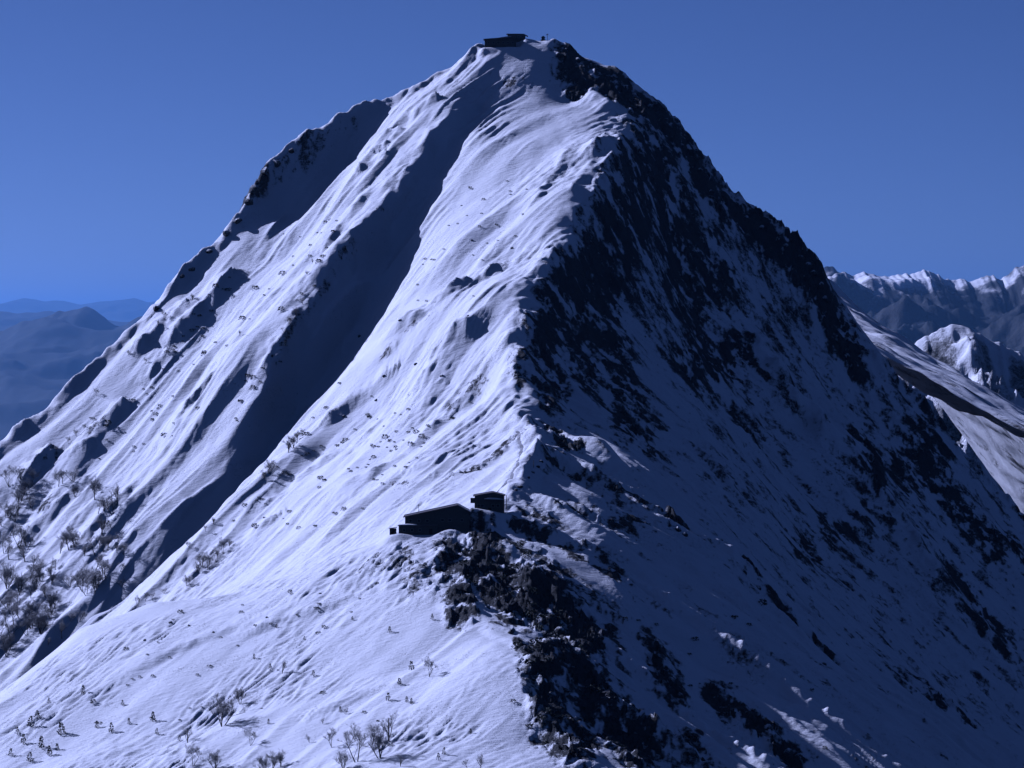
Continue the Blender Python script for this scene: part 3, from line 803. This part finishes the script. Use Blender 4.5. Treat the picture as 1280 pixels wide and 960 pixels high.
def bare_tree(seed, dense=1.0, lean=0.0):
    """tapered trunk with limbs, and a crown of fine frosted twigs; unit height"""
    r = random.Random(seed)
    tr = MB(); tw = MB()
    def grow(p, d, ln, rad, lvl):
        pts = [p]; rads = [rad]
        q = p.copy(); dd = d.copy()
        n = 4 if lvl < 2 else 3
        for i in range(n):
            dd = (dd + Vector((r.uniform(-1, 1), r.uniform(-1, 1), r.uniform(-.4, .7))) * (.16 + .06 * lvl)).normalized()
            q = q + dd * ln / n
            pts.append(q.copy()); rads.append(rad * (1 - .62 * (i + 1) / n))
        (tr if lvl < 2 else tw).tube(pts, rads, 5 if lvl < 2 else 3)
        if lvl >= 4: return
        k = [r.randint(4, 6), r.randint(4, 6), r.randint(4, 6), int(4 * dense)][lvl]
        for j in range(k):
            t = r.uniform(.22 if lvl == 0 else .15, 1.0)
            idx = min(int(t * n), n - 1); a = t * n - idx
            base = pts[idx].lerp(pts[idx + 1], a)
            side = Vector((r.uniform(-1, 1), r.uniform(-1, 1), r.uniform(-.1, .9))).normalized()
            nd_ = (dd * .75 + side).normalized()
            grow(base, nd_, ln * r.uniform(.5, .78) * (1.1 - .4 * t), max(rads[idx] * .5, .0022), lvl + 1)
    stems = (1, 2, 4)[seed % 3]
    for st in range(stems):
        d = Vector((lean + r.uniform(-.6, .6) * (stems > 1), r.uniform(-.5, .5) * (stems > 1), 1)).normalized()
        grow(Vector((r.uniform(-.03, .03), r.uniform(-.03, .03), -.06)), d, r.uniform(.55, .68), .024 if stems == 1 else .018, 0)
    return tr.mesh("trunk", True), tw.mesh("crown", True)

def tuft_mesh(seed, n, rx, rz, conic=0.0):
    """clump of needle sprays"""
    r = random.Random(seed); m = MB()
    for i in range(n):
        z = r.random() ** .8
        k = (1 - conic * z)
        a = r.uniform(0, 2 * math.pi); rho = math.sqrt(r.random()) * rx * k
        if conic == 0: rho *= math.sqrt(max(.05, 1 - z * z * .85))
        c = Vector((rho * math.cos(a), rho * math.sin(a), z * rz + .02))
        d = Vector((math.cos(a) + r.uniform(-.6, .6), math.sin(a) + r.uniform(-.6, .6), r.uniform(.1, 1.1))).normalized()
        s_ = Vector((r.uniform(-1, 1), r.uniform(-1, 1), r.uniform(-1, 1))).cross(d).normalized()
        L = r.uniform(.16, .34) * (rx + .25) ; w = L * .32
        m.add([c - s_ * w * .3, c + s_ * w * .3, c + d * L * .6 + s_ * w, c + d * L, c + d * L * .6 - s_ * w], [(0, 1, 2, 3, 4)])
    return m.mesh("needles")

def cap_mesh(seed, n, rx, rz):
    r = random.Random(seed); m = MB()
    for i in range(n):
        a = r.uniform(0, 6.28); rho = r.random() * rx * .75
        c = Vector((rho * math.cos(a), rho * math.sin(a), rz * (.55 + .4 * r.random()) * math.sqrt(max(.1, 1 - (rho / rx) ** 2)) + .05))
        e = r.uniform(.08, .2) * rx
        t = [c + Vector((e * math.cos(k * 1.257 + a), e * math.sin(k * 1.257 + a), -e * .25)) for k in range(5)] + [c + Vector((0, 0, e * .5))]
        m.add(t, [(k, (k + 1) % 5, 5) for k in range(5)])
    return m.mesh("snow_cap")

TREES = [bare_tree(900 + i, [1.0, 1.4, 1.0, 1.5, 1.2][i % 5], [-.15, .1, 0, -.25, .2][i % 5]) for i in range(7)]
TREE_LOOK = [('single stemmed', 'twin stemmed', 'many stemmed')[(900 + i) % 3] + (' left leaning' if 0 else '') + (' dense' if i % 5 in (1, 3) else ' open') for i in range(7)]
DWARF = [(tuft_mesh(40 + i, 90, .8, .62 + .12 * i), cap_mesh(60 + i, 9, .75, .62 + .12 * i)) for i in range(4)]
CONE = [(tuft_mesh(80 + i, 110, .34, 1.0, .9), cap_mesh(90 + i, 5, .25, .8)) for i in range(3)]
stem_m = MB(); stem_m.tube([(0, 0, -.25), (.02, 0, .55)], [.06, .02], 5); STEM = stem_m.mesh("stem")

taken = []
SHAPE_T = {}
def plant(kind, u, v, size, label, cat, group, name, jit=True):
    p = hit(u, v, ZF)
    i = random.randrange({'tree': len(TREES), 'dwarf': len(DWARF), 'cone': len(CONE)}[kind])
    sz = {'tree': ("low", "short", "mid sized", "tall"), 'dwarf': ("tiny", "small", "sizeable", "large"), 'cone': ("tiny", "small", "mid sized", "large")}[kind]
    lim = {'tree': (5.5, 7.5, 9.5), 'dwarf': (1.0, 1.35, 1.8), 'cone': (1.6, 2.1, 2.6)}[kind]
    k = sum(size > q for q in lim)
    shp = {'tree': TREE_LOOK, 'dwarf': ("flat", "rounded", "domed", "upright"), 'cone': ("slim", "ragged", "full")}[kind][i]
    label = sz[k] + " " + shp + " " + label
    o = empty(name, (p[0], p[1], p[2] - (.22 if kind == 'dwarf' else .03) * size), random.uniform(0, 6.28))
    o.scale = (size, size, size * random.uniform(.85, 1.12))
    tag(o, label, cat, group)
    if kind == 'tree':
        a, b = TREES[i]
        link("trunk", a, M_bark, o); link("crown", b, M_twig, o)
    else:
        a, b = (DWARF if kind == 'dwarf' else CONE)[i]
        link("stem", STEM, M_bark, o); link("needles", a, M_needle, o)
    return o

def px2m(u, v, px): return px * hit(u, v, ZF)[1] / F

# single bare trees on the near slope (base u, v, height px)
G1 = "bare birches scattered on the near snow slope"
L1 = "bare birch alone on the smooth near snow slope"
for u, v, hp in [(277,908,48),(233,928,30),(300,880,22),(312,932,24),(352,842,26),(386,928,16),(414,934,26),(403,905,12),(240,958,30),(268,962,28),(432,893,12),(536,846,26)]:
    plant('tree', u, v, px2m(u, v, hp), L1, "tree", G1, "birch_tree")
G2 = "clump of bare birches at the foot of the near slope"
L2 = "bare birch in the thicket low on the near slope"
for u, v, hp in [(446,952,52),(486,926,50),(466,930,40),(474,948,40),(428,962,26),(340,962,30),(330,968,26),(350,958,24),(500,958,24),(600,965,26),(585,962,20)]:
    plant('tree', u, v, px2m(u, v, hp), L2, "tree", G2, "birch_tree")
G3 = "frosted birches on the far flank left of the dark gully"
L3 = "frosted birch on the wooded flank beyond the dark gully"
far_t = []
rt_ = random.Random(5)
for (cu, cv, su, sv, n) in [(130,640,16,22,9),(110,690,20,18,8),(125,725,18,16,9),(95,735,16,14,5),(60,770,22,16,9),(25,750,20,22,9),(12,795,14,18,7),(20,690,18,12,6),(40,640,22,14,5),(150,690,10,10,3),(90,600,30,16,5),(20,610,18,14,5),(65,800,8,6,2),(15,730,16,20,9),(50,720,18,16,8),(10,660,14,16,6),(85,690,14,16,6),(35,790,16,12,7)]:
    for i in range(n): far_t.append((cu + rt_.gauss(0, su * .6), cv + rt_.gauss(0, sv * .6), rt_.uniform(16, 34)))
for u, v, hp in far_t:
    plant('tree', u, v, px2m(u, v, hp), L3, "tree", G3, "birch_tree")
G4 = "birches along the sunny bank of the gully"
L4 = "birch on the sunlit bank of the dark gully"
for u, v, hp in [(260,712,26),(252,708,20),(270,703,22),(278,692,20),(233,732,18),(236,684,12),(256,664,12),(266,655,10),(180,752,16),(190,748,12),(172,758,14),(286,683,12),(336,592,18),(342,585,14),(366,560,22),(360,566,16),(330,600,14),(372,550,14),(378,545,12),(246,716,14),(205,742,12)]:
    plant('tree', u, v, px2m(u, v, hp), L4, "tree", G4, "birch_tree")
G5 = "birches high on the rocky rib above the gully"
L5 = "stunted birch on the rocky ribs above the gully"
for u, v, hp in [(370,395,14),(362,405,12),(378,380,12),(384,345,10),(390,330,10),(355,415,10),(205,400,12),(198,408,10),(240,375,9),(160,445,9),(182,455,9),(120,495,10),(95,545,12),(105,538,10),(85,555,12),(70,565,10),(300,420,9)]:
    plant('tree', u, v, px2m(u, v, hp), L5, "tree", G5, "birch_tree")

# upright little conifers on the near slope
G6 = "small dark conifers dotted over the near snow slope"
L6 = "dark conifer poking out of the near snow slope"
for u, v, hp in [(487,791,9),(514,838,12),(499,856,9),(485,876,10),(508,878,8),(514,880,7),(391,845,8),(337,838,8),(317,824,6),(345,785,6),(548,950,9),(555,943,8),(425,890,7),(588,918,7),(335,905,6),(75,918,17),(37,908,14),(45,898,11),(120,910,9),(138,915,11),(190,902,11),(195,918,8),(223,926,7),(103,868,10),(152,882,8),(60,880,7),(28,930,12),(50,935,14),(60,945,12),(36,952,14),(70,938,9),(20,918,10),(12,945,10),(160,905,7),(300,866,6),(440,775,5),(380,800,5),(540,775,7)]:
    plant('cone', u, v, px2m(u, v, hp), L6, "conifer", G6, "dwarf_conifer")

# creeping pine clumps
def scatter(n, poly, lo, hi, label, group, seed, streak=True):
    r = random.Random(seed); c = 0; tries = 0
    while c < n and tries < n * 30:
        tries += 1
        a, b, d_, e = poly
        s_, t = r.random(), r.random()
        u = (a[0] * (1 - s_) + b[0] * s_) * (1 - t) + (d_[0] * (1 - s_) + e[0] * s_) * t
        v = (a[1] * (1 - s_) + b[1] * s_) * (1 - t) + (d_[1] * (1 - s_) + e[1] * s_) * t
        p = hit(u, v, ZF)
        cl = perlin(np.array([(.8 * p[0] - .6 * p[1]) / 9]), np.array([(-.6 * p[0] - .8 * p[1]) / 50]), seed)[0]
        if streak and cl < .12 and r.random() < .93: continue
        plant('dwarf', u, v, px2m(u, v, lo + (hi - lo) * r.random() ** 2.2), label, "shrub", group, "creeping_pine")
        c += 1
scatter(90, ((330,300),(440,260),(40,580),(300,560)), 2.2, 6, "dark creeping pine on the long sunny flank left of the gully", "creeping pines on the flank left of the gully", 11)
scatter(90, ((430,470),(600,500),(250,700),(440,650)), 2.2, 6, "dark creeping pine on the sunny slope between gully and saddle", "creeping pines between gully and saddle", 12)
scatter(40, ((200,770),(470,720),(20,940),(560,930)), 2.5, 5.5, "dark creeping pine low in the snow of the near slope", "creeping pines on the near slope", 13)
scatter(30, ((600,190),(680,230),(500,380),(600,380)), 2, 4, "dark pine clump on the bright snowfield under the summit", "pine clumps on the summit snowfield", 14, False)
scatter(60, ((570,690),(650,680),(660,930),(800,950)), 5, 10, "black creeping pine on the rocky shaded drop under the huts", "creeping pines on the shaded drop under the huts", 15, False)
scatter(14, ((700,700),(900,690),(850,950),(1150,950)), 4, 9, "black creeping pine on the shaded ribs right of the huts", "creeping pines on the shaded ribs", 16, False)

def boulder_mesh(seed):
    import bmesh
    bm = bmesh.new(); bmesh.ops.create_icosphere(bm, subdivisions=2, radius=1.0)
    r = random.Random(seed)
    cuts = [(Vector((r.gauss(0, 1), r.gauss(0, 1), r.gauss(0, 1))).normalized(), r.uniform(.45, .8)) for _ in range(9)]
    for v in bm.verts:
        for n, d in cuts:
            e = v.co.dot(n) - d
            if e > 0: v.co -= n * e
        v.co *= r.uniform(.95, 1.05)
    me = bpy.data.meshes.new("boulder"); bm.to_mesh(me); bm.free()
    at = me.attributes.new("rock", 'FLOAT', 'POINT')
    at.data.foreach_set("value", [.75 - .45 * max(0, v.co.z) for v in me.vertices])
    return me
BOULD = [boulder_mesh(i) for i in range(5)]
def boulders(spots, label, group):
    for u, v, wp in spots:
        p = hit(u, v, ZF); w = wp * p[1] / F * .55
        bi = random.randrange(5)
        o = link("boulder", BOULD[bi], M_boulder, None, (p[0], p[1], p[2] - w * .2))
        o.scale = (w, w * random.uniform(.8, 1.2), w * random.uniform(.7, 1.1)); o.rotation_euler = (random.uniform(-.3, .3), random.uniform(-.3, .3), random.uniform(0, 6.3))
        tag(o, ("small ", "mid sized ", "large ")[(wp > 8) + (wp > 12)] + ("blunt ", "wedge shaped ", "faceted ", "blocky ", "slanted ")[bi] + label, "boulder", group)
boulders([(213,778,7),(235,782,4),(266,790,4),(333,772,4),(180,800,4),(400,742,4)], "dark boulder lying on the crest of the near slope", "boulders on the near crest")
boulders([(450,420,6),(470,500,5),(520,455,5),(552,470,6),(480,470,5),(500,400,5),(430,520,5),(585,395,5),(640,310,4),(590,300,4)], "dark boulder on the sunny slope under the summit snowfield", "boulders on the sunny slope")
boulders([(666,590,6),(672,583,6),(676,577,7),(660,597,6),(650,608,7),(645,613,6),(684,572,8)], "dark boulder along the cornice edge of the saddle", "boulders at the saddle edge")
boulders([(722,74,8),(745,84,10),(708,62,5),(768,104,11),(792,120,11),(812,134,10),(832,150,10),(852,182,11),(874,214,10),(890,240,10)], "black pinnacle on the shadowed skyline ridge near the summit", "rock pinnacles on the skyline ridge")
boulders([(1000,322,11),(1010,332,12),(1018,342,12),(1026,356,11),(1032,374,11),(982,308,8),(952,284,8),(932,272,7)], "black rock tooth on the lower part of the shadowed skyline ridge", "rock teeth on the lower skyline ridge")
boulders([(332,214,14),(318,236,14),(312,252,13),(298,276,12),(283,292,11),(262,314,10),(240,336,9),(345,203,12),(365,188,10),(228,345,8),(195,385,9)], "dark rock tower along the left skyline shoulder", "rock towers on the left shoulder")
boulders([(560,722,12),(585,745,14),(610,760,12),(640,790,14),(700,790,16),(720,815,14),(690,870,14),(720,900,16),(760,930,16),(840,850,14),(850,870,12),(960,910,16),(985,940,16),(930,715,10),(948,735,9),(848,662,9),(856,668,8),(1030,830,9)], "snow dusted black crag on the shaded near ridge", "crags on the shaded side of the near ridge")
